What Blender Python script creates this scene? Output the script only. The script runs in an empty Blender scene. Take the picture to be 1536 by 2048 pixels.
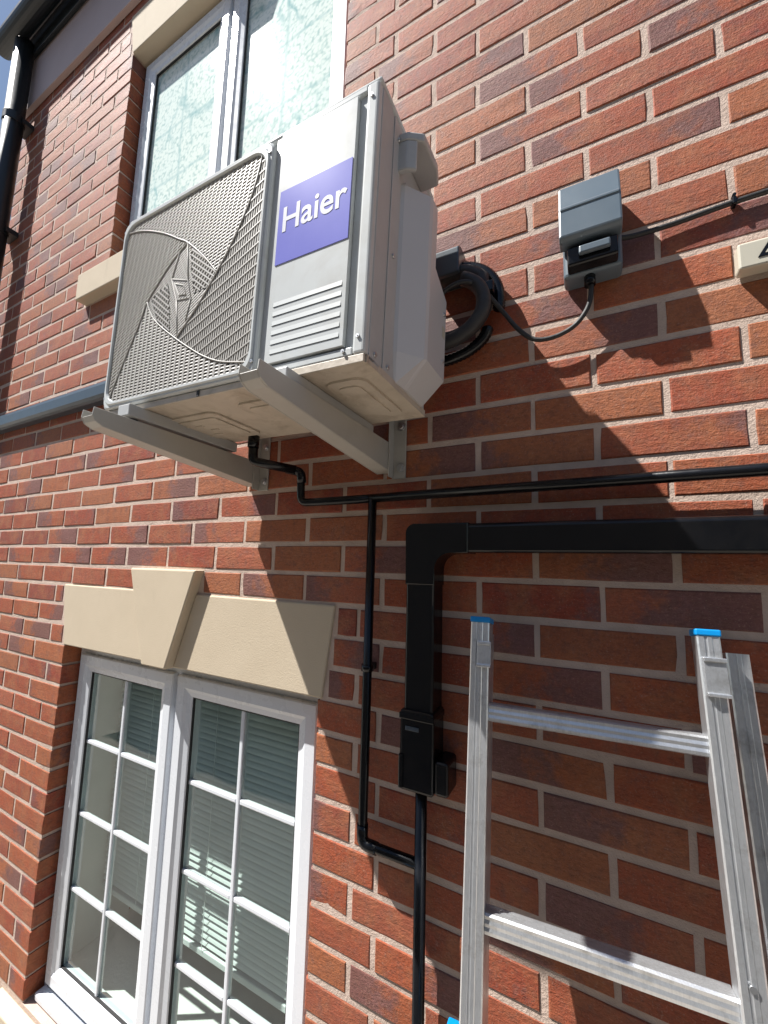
import bpy, bmesh, math, random
from mathutils import Vector, Matrix, noise
random.seed(7)
S = bpy.context.scene
C = S.collection

# ------------------------------------------------------------------ camera
cam_d = bpy.data.cameras.new('camera'); cam = bpy.data.objects.new('camera', cam_d); C.objects.link(cam)
CAM = Vector((0.09744555, -0.84558962, -0.02220170))
RX = Vector((0.88605664, 0.46279857, 0.02685360))      # image right
RD = Vector((-0.03169293, 0.11826589, -0.99247606))    # image down
RF = Vector((-0.46249237, 0.87853894, 0.11945772))     # forward
m = Matrix((RX, -RD, -RF)).transposed().to_4x4(); m.translation = CAM
cam.matrix_world = m
cam_d.sensor_fit = 'HORIZONTAL'; cam_d.sensor_width = 36.0
cam_d.lens = 36.0*806.28/1536.0
cam_d.shift_x = 0.0052; cam_d.shift_y = 0.01147
cam_d.clip_start = 0.01; cam_d.clip_end = 2000
S.camera = cam

# ------------------------------------------------------------------ light
SUN = Vector((-1.63, -1.0, 2.9)).normalized()           # towards the sun
W = bpy.data.worlds.new('World'); S.world = W; W.use_nodes = True
nt = W.node_tree; nt.nodes.clear()
sky = nt.nodes.new('ShaderNodeTexSky'); sky.sky_type = 'NISHITA'; sky.sun_disc = False
sky.sun_elevation = math.asin(SUN.z); sky.sun_rotation = math.atan2(SUN.x, SUN.y)
sky.air_density = 1.2; sky.dust_density = 0.6; sky.ozone_density = 2.0
bg = nt.nodes.new('ShaderNodeBackground'); bg.inputs[1].default_value = 0.05
wo = nt.nodes.new('ShaderNodeOutputWorld')
nt.links.new(sky.outputs[0], bg.inputs[0]); nt.links.new(bg.outputs[0], wo.inputs[0])
sd = bpy.data.lights.new('sun', 'SUN'); sd.energy = 5.0; sd.angle = math.radians(0.53); sd.color = (1.0, 0.965, 0.92)
so = bpy.data.objects.new('sun', sd); C.objects.link(so)
so.rotation_euler = (-SUN).to_track_quat('-Z', 'Y').to_euler()
so.location = SUN*8
S.view_settings.view_transform = 'Standard'; S.view_settings.look = 'None'
S.view_settings.gamma = 1; S.view_settings.use_curve_mapping = False
S.view_settings.exposure = 1.1
S.render.engine = 'CYCLES'
S.cycles.max_bounces = 8; S.cycles.transparent_max_bounces = 16
S.cycles.caustics_reflective = False; S.cycles.caustics_refractive = False

# ------------------------------------------------------------------ material helpers
MATS = {}
def nmat(name):
    mt = bpy.data.materials.new(name); mt.use_nodes = True
    n = mt.node_tree; n.nodes.clear()
    out = n.nodes.new('ShaderNodeOutputMaterial'); b = n.nodes.new('ShaderNodeBsdfPrincipled')
    n.links.new(b.outputs[0], out.inputs[0]); MATS[name] = mt
    return mt, n, b, out
def N(n, t, **k):
    x = n.nodes.new(t)
    for a, v in k.items(): setattr(x, a, v)
    return x
def val(n, x):
    v = N(n, 'ShaderNodeValue'); v.outputs[0].default_value = x; return v.outputs[0]
def mth(n, op, a, b=None, c=None, clamp=False):
    x = N(n, 'ShaderNodeMath', operation=op); x.use_clamp = clamp
    for i, v in enumerate((a, b, c)):
        if v is None: continue
        if isinstance(v, (int, float)): x.inputs[i].default_value = v
        else: n.links.new(v, x.inputs[i])
    return x.outputs[0]
def mixc(n, f, a, b, mode='MIX'):
    x = N(n, 'ShaderNodeMix', data_type='RGBA', blend_type=mode)
    for i, v in ((0, f), (6, a), (7, b)):
        if isinstance(v, (int, float)): x.inputs[i].default_value = v
        elif isinstance(v, tuple): x.inputs[i].default_value = (*v, 1)
        else: n.links.new(v, x.inputs[i])
    return x.outputs[2]
def noi(n, vec, scale, detail=3, rough=.55, dist=0):
    x = N(n, 'ShaderNodeTexNoise'); x.inputs['Scale'].default_value = scale
    x.inputs['Detail'].default_value = detail; x.inputs['Roughness'].default_value = rough
    x.inputs['Distortion'].default_value = dist
    if vec is not None: n.links.new(vec, x.inputs['Vector'])
    return x.outputs['Fac']
def ramp(n, f, stops, interp='LINEAR'):
    x = N(n, 'ShaderNodeValToRGB'); x.color_ramp.interpolation = interp
    e = x.color_ramp.elements
    while len(e) > 1: e.remove(e[-1])
    e[0].position = stops[0][0]; e[0].color = (*stops[0][1], 1)
    for p, c in stops[1:]:
        q = e.new(p); q.color = (*c, 1)
    n.links.new(f, x.inputs[0]); return x.outputs[0]
def bump(n, b, h, dist, strength=1.0):
    x = N(n, 'ShaderNodeBump'); x.inputs['Distance'].default_value = dist; x.inputs['Strength'].default_value = strength
    n.links.new(h, x.inputs['Height']); n.links.new(x.outputs[0], b.inputs['Normal'])
def pos(n): return N(n, 'ShaderNodeNewGeometry').outputs['Position']
def scaled(n, v, s):
    x = N(n, 'ShaderNodeMapping'); x.inputs['Scale'].default_value = s; n.links.new(v, x.inputs[0]); return x.outputs[0]

def simple(name, col, rough=.5, metal=0, var=.12, nscale=18, bdist=0, bscale=200, dirt=None, dirtamt=.0, rvar=.1, spec=.5):
    mt, n, b, o = nmat(name)
    p = pos(n)
    f = noi(n, p, nscale, 4)
    c = mixc(n, f, tuple(x*(1-var) for x in col), tuple(min(1, x*(1+var)) for x in col))
    if dirt:
        g = noi(n, p, nscale*.6, 6, .7, .6)
        g = mth(n, 'MULTIPLY', mth(n, 'SUBTRACT', g, .5, clamp=True), dirtamt*6, clamp=True)
        c = mixc(n, g, c, dirt)
    n.links.new(c, b.inputs['Base Color'])
    r = mth(n, 'MULTIPLY_ADD', noi(n, p, nscale*2.3, 3), rvar*2, rough-rvar)
    n.links.new(r, b.inputs['Roughness']); b.inputs['Metallic'].default_value = metal
    b.inputs['Specular IOR Level'].default_value = spec
    if bdist: bump(n, b, noi(n, p, bscale, 3), bdist)
    return mt

# brick
mt, n, b, o = nmat('brick')
at = N(n, 'ShaderNodeAttribute', attribute_type='GEOMETRY', attribute_name='tone')
sp = N(n, 'ShaderNodeSeparateColor'); n.links.new(at.outputs['Color'], sp.inputs[0])
s1, s2, bu = sp.outputs[0], sp.outputs[1], sp.outputs[2]
p = pos(n)
base = ramp(n, s1, [(0, (.30, .060, .028)), (.18, (.34, .092, .038)), (.36, (.26, .050, .027)), (.5, (.34, .105, .042)), (.64, (.31, .108, .048)), (.76, (.29, .072, .034)), (.88, (.34, .098, .050)), (1, (.22, .048, .031))])
big = noi(n, p, 16, 3)
base = mixc(n, mth(n, 'MULTIPLY', mth(n, 'SUBTRACT', big, .45, clamp=True), 3.0, clamp=True), base, (.34, .13, .06))
# darker, purple fired end
flip = mth(n, 'GREATER_THAN', mth(n, 'FRACT', mth(n, 'MULTIPLY', s2, 13.7)), .5)
e1 = mth(n, 'ABSOLUTE', mth(n, 'SUBTRACT', bu, flip))
lim = mth(n, 'MULTIPLY_ADD', mth(n, 'POWER', s2, 1.1), 1.25, -.42)
wob = mth(n, 'MULTIPLY_ADD', noi(n, p, 26, 4, .65), 1.5, -.75)
dk = mth(n, 'MULTIPLY', mth(n, 'SUBTRACT', lim, mth(n, 'ADD', e1, wob)), 3.2, clamp=True)
purple = mixc(n, noi(n, p, 9, 2), (.100, .046, .048), (.20, .112, .112))
base = mixc(n, mth(n, 'MULTIPLY', dk, .78), base, purple)
mot = mth(n, 'MULTIPLY', mth(n, 'SUBTRACT', noi(n, p, 48, 5, .7), .47, clamp=True), 5, clamp=True)
base = mixc(n, mth(n, 'MULTIPLY', mot, .5), base, (.165, .072, .050))
mot2 = mth(n, 'MULTIPLY', mth(n, 'SUBTRACT', noi(n, scaled(n, p, (1.3, 1, .8)), 27, 4, .7), .55, clamp=True), 6, clamp=True)
base = mixc(n, mth(n, 'MULTIPLY', mot2, .45), base, (.15, .082, .078))
g1 = noi(n, p, 210, 4, .7); g2 = noi(n, scaled(n, p, (1, 1, 2.2)), 75, 3, .6)
k = mth(n, 'ADD', mth(n, 'MULTIPLY', g1, .75), mth(n, 'MULTIPLY_ADD', g2, .8, .18))
kc = N(n, 'ShaderNodeCombineColor')
for i in range(3): n.links.new(k, kc.inputs[i])
base = mixc(n, 1.0, base, kc.outputs[0], 'MULTIPLY')
spk = mth(n, 'MULTIPLY', mth(n, 'SUBTRACT', noi(n, p, 330, 2, .5), .60, clamp=True), 9, clamp=True)
base = mixc(n, mth(n, 'MULTIPLY', spk, .35), base, (.40, .27, .20))
pit = mth(n, 'MULTIPLY', mth(n, 'SUBTRACT', noi(n, p, 150, 3, .6), .64, clamp=True), 9, clamp=True)
base = mixc(n, mth(n, 'MULTIPLY', pit, .55), base, (.07, .035, .03))
# pale mortar smears
sm = mth(n, 'MULTIPLY', mth(n, 'SUBTRACT', noi(n, p, 34, 5, .75), .63, clamp=True), 6, clamp=True)
base = mixc(n, mth(n, 'MULTIPLY', sm, .42), base, (.45, .36, .30))
n.links.new(base, b.inputs['Base Color']); b.inputs['Roughness'].default_value = .72
b.inputs['Specular IOR Level'].default_value = .35
hh = mth(n, 'ADD', mth(n, 'MULTIPLY', g1, .5), mth(n, 'ADD', g2, mth(n, 'MULTIPLY', noi(n, p, 420, 2), .35)))
bump(n, b, hh, .0017, .8)
# mortar
mt, n, b, o = nmat('mortar'); p = pos(n)
c = mixc(n, noi(n, p, 30, 4), (.43, .325, .262), (.64, .51, .43))
c = mixc(n, mth(n, 'MULTIPLY', mth(n, 'SUBTRACT', noi(n, p, 6, 3), .5, clamp=True), 2.2, clamp=True), c, (.33, .26, .21))
n.links.new(c, b.inputs['Base Color']); b.inputs['Roughness'].default_value = .95
bump(n, b, mth(n, 'ADD', noi(n, p, 320, 3, .7), noi(n, p, 60, 3)), .003, .8)
# stone
mt, n, b, o = nmat('cast_stone'); p = pos(n)
c = mixc(n, noi(n, p, 9, 5, .6), (.48, .40, .29), (.56, .475, .355))
sp_ = mth(n, 'MULTIPLY', mth(n, 'SUBTRACT', noi(n, p, 130, 3, .8), .70, clamp=True), 9, clamp=True)
c = mixc(n, mth(n, 'MULTIPLY', sp_, .5), c, (.28, .21, .12))
st = mth(n, 'MULTIPLY', mth(n, 'SUBTRACT', noi(n, scaled(n, p, (1, 1, .25)), 22, 4), .62, clamp=True), 3, clamp=True)
c = mixc(n, mth(n, 'MULTIPLY', st, .55), c, (.33, .27, .185))
n.links.new(c, b.inputs['Base Color']); b.inputs['Roughness'].default_value = .9
bump(n, b, noi(n, p, 350, 3, .7), .0012, .7)
simple('upvc', (.64, .67, .71), .28, var=.03, nscale=8)
simple('gasket', (.015, .015, .016), .6)
simple('ac_metal', (.54, .565, .565), .22, var=.05, nscale=10, dirt=(.36, .33, .28), dirtamt=.28, rvar=.02, spec=.12)
simple('ac_side', (.42, .43, .43), .42, var=.05, nscale=12, dirt=(.30, .28, .25), dirtamt=.15, bdist=.0005, bscale=40)
simple('ac_plastic', (.52, .52, .53), .36, var=.03, nscale=8, dirt=(.38, .35, .31), dirtamt=.06)
simple('ac_grille', (.36, .345, .32), .5, var=.06, nscale=14, dirt=(.24, .22, .18), dirtamt=.12)
simple('ac_base', (.50, .44, .36), .5, var=.16, nscale=22, dirt=(.23, .18, .12), dirtamt=.5, bdist=.0015, bscale=35)
simple('dark_inside', (.02, .02, .02), .7)
simple('bracket_paint', (.41, .395, .36), .42, var=.05, nscale=12, dirt=(.24, .2, .15), dirtamt=.2, bdist=.0004, bscale=60)
simple('zinc', (.55, .56, .57), .35, metal=.9, var=.1)
simple('black_plastic', (.004, .0045, .006), .22, var=.25, nscale=12, dirt=(.04, .036, .032), dirtamt=.1, bdist=.0003, bscale=60, spec=.35)
simple('black_rubber', (.02, .02, .021), .6, var=.3, nscale=30, dirt=(.06, .055, .05), dirtamt=.2, bdist=.0008, bscale=120)
simple('grey_plastic', (.10, .132, .16), .36, var=.08, nscale=10, dirt=(.14, .14, .13), dirtamt=.12)
simple('trunk_lit_grey', (.05, .07, .09), .32, var=.1, nscale=8, dirt=(.1, .1, .1), dirtamt=.12)  # black trunking plastic, its daylit blue-grey put into the base colour
simple('cream_plastic', (.50, .475, .39), .4, var=.04)
simple('blue_plastic', (.0, .22, .55), .4, var=.1)
simple('soffit_black', (.012, .015, .018), .4, var=.2)
simple('plaster', (.58, .61, .57), .9, var=.04, nscale=5)
simple('board_white', (.72, .74, .72), .4, var=.02)
simple('blind_slat', (.70, .76, .76), .5, var=.04, nscale=9)
simple('room_dark', (.10, .10, .095), .9, var=.2, nscale=2)
simple('light_block_render', (.30, .30, .28), .9, var=.15, nscale=2)  # tone sets how much light the added house bounces back
simple('eaves_board', (.42, .33, .32), .6, var=.06, nscale=5)
simple('ground', (.34, .305, .26), .95, var=.22, nscale=6, bdist=.01, bscale=60, dirt=(.16, .14, .11), dirtamt=.3)
simple('roof_tile', (.07, .055, .05), .8, var=.25, nscale=5, bdist=.01, bscale=20)
simple('white_paint', (.78, .78, .76), .45, var=.03)
# aluminium
mt, n, b, o = nmat('aluminium'); p = pos(n)
stz = noi(n, scaled(n, p, (90, 90, 3)), 6, 4, .6); bl = noi(n, p, 26, 5, .7)
c = mixc(n, stz, (.60, .62, .64), (.84, .86, .88))
c = mixc(n, mth(n, 'MULTIPLY', mth(n, 'SUBTRACT', bl, .52, clamp=True), 4, clamp=True), c, (.40, .40, .39))
n.links.new(c, b.inputs['Base Color']); b.inputs['Metallic'].default_value = .85
n.links.new(mth(n, 'MULTIPLY_ADD', bl, .3, .2), b.inputs['Roughness'])
bump(n, b, mth(n, 'ADD', stz, bl), .0004, .6)
# clear glass
mt, n, b, o = nmat('clear_glass'); n.nodes.remove(b)
tr = N(n, 'ShaderNodeBsdfTransparent'); tr.inputs[0].default_value = (.90, .94, .92, 1)
gl = N(n, 'ShaderNodeBsdfGlossy'); gl.inputs['Roughness'].default_value = .015; gl.inputs[0].default_value = (1, 1, 1, 1)
fr = N(n, 'ShaderNodeFresnel'); fr.inputs[0].default_value = 1.5
mx = N(n, 'ShaderNodeMixShader'); gg = N(n, 'ShaderNodeNewGeometry'); n.links.new(mth(n, 'MULTIPLY', fr.outputs[0], mth(n, 'SUBTRACT', 1.0, gg.outputs['Backfacing'])), mx.inputs[0]); n.links.new(tr.outputs[0], mx.inputs[1]); n.links.new(gl.outputs[0], mx.inputs[2])
n.links.new(mx.outputs[0], o.inputs[0])
bp = N(n, 'ShaderNodeBump'); bp.inputs['Distance'].default_value = .0012; n.links.new(noi(n, pos(n), 3.0, 2), bp.inputs['Height'])
n.links.new(bp.outputs[0], gl.inputs['Normal'])
# obscured glass: pebbled, with stem and leaf shapes pressed in
mt, n, b, o = nmat('obscured_glass'); p = pos(n)
wv = N(n, 'ShaderNodeTexVoronoi', feature='DISTANCE_TO_EDGE'); wv.inputs['Scale'].default_value = 5.2
dv = N(n, 'ShaderNodeVectorMath', operation='ADD')
nz = N(n, 'ShaderNodeTexNoise'); nz.inputs['Scale'].default_value = 7; nz.inputs['Detail'].default_value = 3; n.links.new(p, nz.inputs['Vector'])
sc_ = N(n, 'ShaderNodeVectorMath', operation='SCALE'); sc_.inputs['Scale'].default_value = .16; n.links.new(nz.outputs['Color'], sc_.inputs[0])
n.links.new(scaled(n, p, (1, 1, .55)), dv.inputs[0]); n.links.new(sc_.outputs[0], dv.inputs[1]); n.links.new(dv.outputs[0], wv.inputs['Vector'])
vein = mth(n, 'SUBTRACT', 1.0, mth(n, 'MULTIPLY', wv.outputs['Distance'], 16), clamp=True)
vein = mth(n, 'MULTIPLY', vein, mth(n, 'MULTIPLY', mth(n, 'SUBTRACT', noi(n, p, 6, 2), .38, clamp=True), 4, clamp=True))
peb = N(n, 'ShaderNodeTexVoronoi', feature='SMOOTH_F1'); peb.inputs['Scale'].default_value = 85; n.links.new(p, peb.inputs['Vector'])
c = mixc(n, noi(n, p, 5, 3), (.66, .79, .76), (.80, .86, .78))
c = mixc(n, mth(n, 'MULTIPLY', mth(n, 'SUBTRACT', peb.outputs['Distance'], .40, clamp=True), 3.0, clamp=True), c, (.42, .58, .55))
sx = N(n, 'ShaderNodeSeparateXYZ'); wv2 = N(n, 'ShaderNodeVectorMath', operation='SCALE'); wv2.inputs['Scale'].default_value = .035
n.links.new(nz.outputs['Color'], wv2.inputs[0]); wa = N(n, 'ShaderNodeVectorMath', operation='ADD'); n.links.new(p, wa.inputs[0]); n.links.new(wv2.outputs[0], wa.inputs[1]); n.links.new(wa.outputs[0], sx.inputs[0])
lx = mth(n, 'MINIMUM', mth(n, 'ABSOLUTE', mth(n, 'SUBTRACT', sx.outputs[0], -1.361)), mth(n, 'ABSOLUTE', mth(n, 'SUBTRACT', sx.outputs[0], -.797)))
lz = mth(n, 'ABSOLUTE', mth(n, 'SUBTRACT', mth(n, 'PINGPONG', mth(n, 'ADD', sx.outputs[2], -1.36), .125), 0))
lat = mth(n, 'SUBTRACT', 1.0, mth(n, 'MULTIPLY', mth(n, 'MINIMUM', lx, lz), 85), clamp=True)
c = mixc(n, mth(n, 'MULTIPLY', lat, mth(n, 'MULTIPLY_ADD', noi(n, p, 40, 2), .9, .1)), c, (.30, .50, .50))
c = mixc(n, mth(n, 'MULTIPLY', vein, .75), c, (.20, .43, .44))
n.links.new(c, b.inputs['Base Color']); b.inputs['Roughness'].default_value = .09; b.inputs['Specular IOR Level'].default_value = .12
bump(n, b, mth(n, 'ADD', peb.outputs['Distance'], noi(n, p, 130, 2)), .0002, .35)
# badge blue, a printed film
mt, n, b, o = nmat('badge_blue'); p = pos(n)
c = mixc(n, noi(n, p, 12, 3), (.15, .16, .50), (.21, .215, .58))
n.links.new(c, b.inputs['Base Color']); b.inputs['Roughness'].default_value = .2; b.inputs['Specular IOR Level'].default_value = .12
simple('badge_white', (.62, .63, .68), .25, var=.02, spec=.12, rvar=.02)
M = MATS

# ------------------------------------------------------------------ geometry helpers
def link(name, me, mat=None, parent=None, loc=None):
    o = bpy.data.objects.new(name, me); C.objects.link(o)
    if mat and not me.materials: me.materials.append(M[mat])
    if parent: o.parent = parent
    if loc is not None: o.location = loc
    return o
def mesh_of(bm, name='mesh'):
    me = bpy.data.meshes.new(name); bmesh.ops.recalc_face_normals(bm, faces=bm.faces[:]); bm.to_mesh(me); bm.free(); return me
def add_box(bm, x0, x1, y0, y1, z0, z1, bev=0, seg=2):
    r = bmesh.ops.create_cube(bm, size=1.0); vs = r['verts']
    for v in vs:
        v.co = Vector(((x0+x1)/2+v.co.x*(x1-x0), (y0+y1)/2+v.co.y*(y1-y0), (z0+z1)/2+v.co.z*(z1-z0)))
    if bev:
        es = list({e for v in vs for e in v.link_edges})
        bmesh.ops.bevel(bm, geom=es, offset=bev, segments=seg, affect='EDGES', profile=.5)
def box(name, x0, x1, y0, y1, z0, z1, mat, parent=None, bev=0, seg=2, smooth=False):
    bm = bmesh.new(); add_box(bm, x0, x1, y0, y1, z0, z1, bev, seg)
    me = mesh_of(bm, name)
    o = link(name, me, mat, parent)
    return o
def boxes(name, lst, mat, parent=None, bev=0):
    bm = bmesh.new()
    for t in lst: add_box(bm, *t, bev=bev)
    return link(name, mesh_of(bm, name), mat, parent)
def add_prism(bm, pts, axis, a, b):
    """polygon pts in the two other axes, extruded along axis from a to b"""
    def mk(p, t):
        return {'x': (t, p[0], p[1]), 'y': (p[0], t, p[1]), 'z': (p[0], p[1], t)}[axis]
    v0 = [bm.verts.new(mk(p, a)) for p in pts]; v1 = [bm.verts.new(mk(p, b)) for p in pts]
    bm.faces.new(v0); bm.faces.new(v1[::-1])
    for i in range(len(pts)):
        j = (i+1) % len(pts); bm.faces.new((v0[i], v1[i], v1[j], v0[j]))
def prism(name, pts, axis, a, b, mat, parent=None, bev=0):
    bm = bmesh.new(); add_prism(bm, pts, axis, a, b)
    if bev: bmesh.ops.bevel(bm, geom=bm.edges[:], offset=bev, segments=2, affect='EDGES', profile=.5)
    return link(name, mesh_of(bm, name), mat, parent)
def rounded(path, rad, n=6):
    P = [Vector(q) for q in path]; out = [P[0]]
    for i in range(1, len(P)-1):
        a = (P[i-1]-P[i]); c = (P[i+1]-P[i]); r = min(rad, a.length*.49, c.length*.49)
        A = P[i]+a.normalized()*r; B = P[i]+c.normalized()*r
        for k in range(n+1):
            t = k/n; out.append(A*(1-t)**2+P[i]*2*t*(1-t)+B*t*t)
    out.append(P[-1]); return out
def smoothpath(path, sub=6):
    P = [Vector(q) for q in path]; out = []
    for i in range(len(P)-1):
        p0 = P[max(i-1, 0)]; p1 = P[i]; p2 = P[i+1]; p3 = P[min(i+2, len(P)-1)]
        for k in range(sub):
            t = k/sub
            out.append(.5*((2*p1)+(p2-p0)*t+(2*p0-5*p1+4*p2-p3)*t*t+(3*p1-p0-3*p2+p3)*t**3))
    out.append(P[-1]); return out
def add_tube(bm, pts, r, seg=12, ridge=0):
    pts = [Vector(q) for q in pts]; rings = []
    t = (pts[1]-pts[0]).normalized()
    u = t.orthogonal().normalized()
    for i, q in enumerate(pts):
        t2 = (pts[min(i+1, len(pts)-1)]-pts[max(i-1, 0)]).normalized()
        u = (u - t2*u.dot(t2)).normalized(); w = t2.cross(u)
        rr = r*(1+ridge*(i % 2)) if not callable(r) else r(i/(len(pts)-1))
        rings.append([bm.verts.new(q+(u*math.cos(2*math.pi*k/seg)+w*math.sin(2*math.pi*k/seg))*rr) for k in range(seg)])
    for a, b in zip(rings, rings[1:]):
        for k in range(seg):
            f = bm.faces.new((a[k], a[(k+1) % seg], b[(k+1) % seg], b[k])); f.smooth = True
    bm.faces.new(rings[0][::-1]); bm.faces.new(rings[-1])
def tube(name, pts, r, mat, parent=None, seg=12, ridge=0):
    bm = bmesh.new(); add_tube(bm, pts, r, seg, ridge); return link(name, mesh_of(bm, name), mat, parent)
def thing(name, label, cat, loc=(0, 0, 0), group=None, rot=(0, 0, 0)):
    o = bpy.data.objects.new(name, None); C.objects.link(o); o.location = loc; o.rotation_euler = rot
    o.empty_display_size = .1
    o['label'] = label; o['category'] = cat
    if group: o['group'] = group
    return o
def world_children(root, objs):
    """objects were modelled in world coordinates: hang them under root without moving them"""
    for o in objs:
        o.parent = root; o.location = Vector(o.location)-Vector(root.location)
class Thing:
    """a thing whose parts are modelled in world coordinates"""
    def __init__(self, *a, **k): self.root = thing(*a, **k); self.off = -Vector(self.root.location)
    def add(self, o): o.parent = self.root; o.location = self.off; return o

# ------------------------------------------------------------------ setting
bm = bmesh.new(); add_prism(bm, [(-400, -400), (400, -400), (400, 400), (-400, 400)], 'z', -2.75, -2.60)
g = link('ground', mesh_of(bm, 'ground'), 'ground'); g['kind'] = 'structure'

# ------------------------------------------------------------------ house
HO = Vector((-.6, 0, -2.6))
house = Thing('house', 'red brick house wall with cream stone lintels and white windows', 'house', HO)
XL, XR, ZT = -2.80, 1.70, 2.9625
WX0, WX1 = -1.6875, -.505
LW = (WX0, WX1, -1.5375, -.3375)      # lower window opening
UW = (WX0, WX1, 1.2375, 2.2875)       # upper window opening
def stone_span(z):
    """x-range taken by stone at height z (None if none)"""
    for zb in (-.3375, 2.2875):
        if zb < z < zb+.225:
            t = (z-zb)/.225; return (-1.690-.045*t, -.492+.030*t)
        if zb+.225 < z < zb+.30:
            t = (z-zb)/.30; return (-1.1075-.055-.14*t+.012, -1.1075+.055+.105*t)
    for zb, zt in ((1.0875, 1.2375), (-1.6875, -1.5375)):
        if zb < z < zt: return (-1.85, -.345)
    return None
# mortar bed: slabs round the openings
mort = []
D0, D1 = .0016, .104
def slab(x0, x1, z0, z1): mort.append((x0, x1, D0, D1, z0, z1))
slab(XL+.004, WX0-.004, -2.6, ZT); slab(WX1+.004, XR, -2.6, ZT)
slab(WX0-.004, WX1+.004, -2.6, LW[2]-.003); slab(WX0-.004, WX1+.004, LW[3]+.003, UW[2]-.003); slab(WX0-.004, WX1+.004, UW[3]+.003, ZT)
wall = boxes('wall', mort, 'mortar'); house.add(wall)
wall['label'] = 'brick wall with pale pinkish mortar joints'

def course_segments(i):
    z = i*.075
    segs = []
    even = (i % 2 == 0)
    ph = 0 if even else .1125
    xs = []
    k = math.floor((XL-ph)/.225)
    x = ph+k*.225
    while x <= XR+.3:
        xs.append(x); x += .225
    cuts = []
    if LW[2] < z < LW[3]: cuts.append((WX0, WX1, 'w'))
    if UW[2] < z < UW[3]: cuts.append((WX0, WX1, 'w'))
    s = stone_span(z)
    if s:
        s0 = stone_span(z-.032); s1 = stone_span(z+.032)
        if s0 and s1: s = (min(s0[0], s1[0])-.006, max(s0[1], s1[1])+.006)
        cuts.append((s[0], s[1], 's'))
    near = (LW[2]-.16 < z < LW[3]+.225) or (UW[2]-.16 < z < UW[3]+.225)
    if near:
        if even: xs = [q for q in xs if not (-.56 < q < -.27)] + [-.398]
        xs = sorted(xs)
    edges = [q for q in xs if XL+.03 < q < XR-.03]
    ranges = [(XL, XR)]
    for a, b2, kind in cuts:
        nr = []
        for r0, r1 in ranges:
            if b2 <= r0 or a >= r1: nr.append((r0, r1, ) ); continue
            if a > r0: nr.append((r0, a))
            if b2 < r1: nr.append((b2, r1))
        ranges = nr
    for r0, r1 in ranges:
        pts = [r0]+[q for q in edges if r0+.035 < q < r1-.035]+[r1]
        for a, b2 in zip(pts, pts[1:]):
            ga = 0 if (a == r0) else .005
            gb = 0 if (b2 == r1) else .005
            segs.append((a+ga, b2-gb))
    return segs
rb = random.Random(11)
bricks = []
for i in range(-34, 35):
    z = i*.075
    proud = 0
    for a, b2 in course_segments(i):
        if b2-a < .02: continue
        bricks.append((a, b2, z, proud))
# project helper
def proj(P):
    d = Vector(P)-CAM; dz = d.dot(RF)
    if dz < .05: return None
    return (760.03+806.28*d.dot(RX)/dz, 1041.6+806.28*d.dot(RD)/dz)
def parea(a, b2, z):
    q = [proj((x, 0, zz)) for x, zz in ((a, z-.032), (b2, z-.032), (b2, z+.032), (a, z+.032))]
    if None in q: return 0
    cx = sum(t[0] for t in q)/4; cy = sum(t[1] for t in q)/4
    if not (-20 < cx < 1560 and -20 < cy < 2070): return 0
    if 250 < cx < 790 and 300 < cy < 720: return 0           # behind the outdoor unit
    return abs(sum(q[k][0]*q[(k+1) % 4][1]-q[(k+1) % 4][0]*q[k][1] for k in range(4)))/2
def brick_geo(w, rnd, y0, seeds):
    """front-bevelled brick centred on x=z=0"""
    h = .0320+rnd.uniform(-.0012, .0008); vs = []; fs = []
    hw = w/2
    j = lambda s=.0007: rnd.uniform(-s, s)
    def ring(ins, y, jj):
        b0 = len(vs)
        for sx, sz in ((-1, -1), (0, -1), (1, -1), (1, 0), (1, 1), (0, 1), (-1, 1), (-1, 0)):
            vs.append((sx*(hw-ins)+(jj and j()), y+(jj and j(.0006)), sz*(h-ins)+(jj and j(.0009))))
        return b0
    r0 = ring(.0028, y0, True); r1 = ring(.0006, y0+.0016, True); r2 = ring(.0, y0+.005, True); r3 = ring(.0, .101, False)
    if rnd.random() < .18:                      # a knocked-off corner or arris
        q = rnd.choice((0, 2, 4, 6, 1, 5)); sh_ = rnd.uniform(.0015, .0038)
        for R0, f_ in ((r0, 1.0), (r1, .8), (r2, .35)):
            x_, y_, z_ = vs[R0+q]; vs[R0+q] = (x_-math.copysign(sh_*f_, x_) if abs(x_) > .02 else x_, y_+sh_*.25*f_, z_-math.copysign(sh_*.6*f_, z_))
    c = len(vs); vs.append((0, y0-.0003, 0))
    for k in range(8): fs.append((r0+k, r0+(k+1) % 8, c))
    for A, B in ((r0, r1), (r1, r2), (r2, r3)):
        for k in range(8): fs.append((A+k, B+k, B+(k+1) % 8, A+(k+1) % 8))
    cols = [(seeds[0], seeds[1], (v[0]+hw)/w, 1) for v in vs]
    return vs, fs, cols
def make_mesh(name, vs, fs, cols, mat):
    me = bpy.data.meshes.new(name); me.from_pydata(vs, [], fs); me.update()
    ca = me.color_attributes.new('tone', 'FLOAT_COLOR', 'POINT')
    flat = [c for q in cols for c in q]; ca.data.foreach_set('color', flat)
    me.materials.append(M[mat]); return me
ranked = sorted(range(len(bricks)), key=lambda k: -parea(*bricks[k][:3]))
top = set(ranked[:298])
variants = {}
VS, FS, CS = [], [], []
def seeds(): return (rb.random(), rb.random())
fullw = .215
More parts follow.
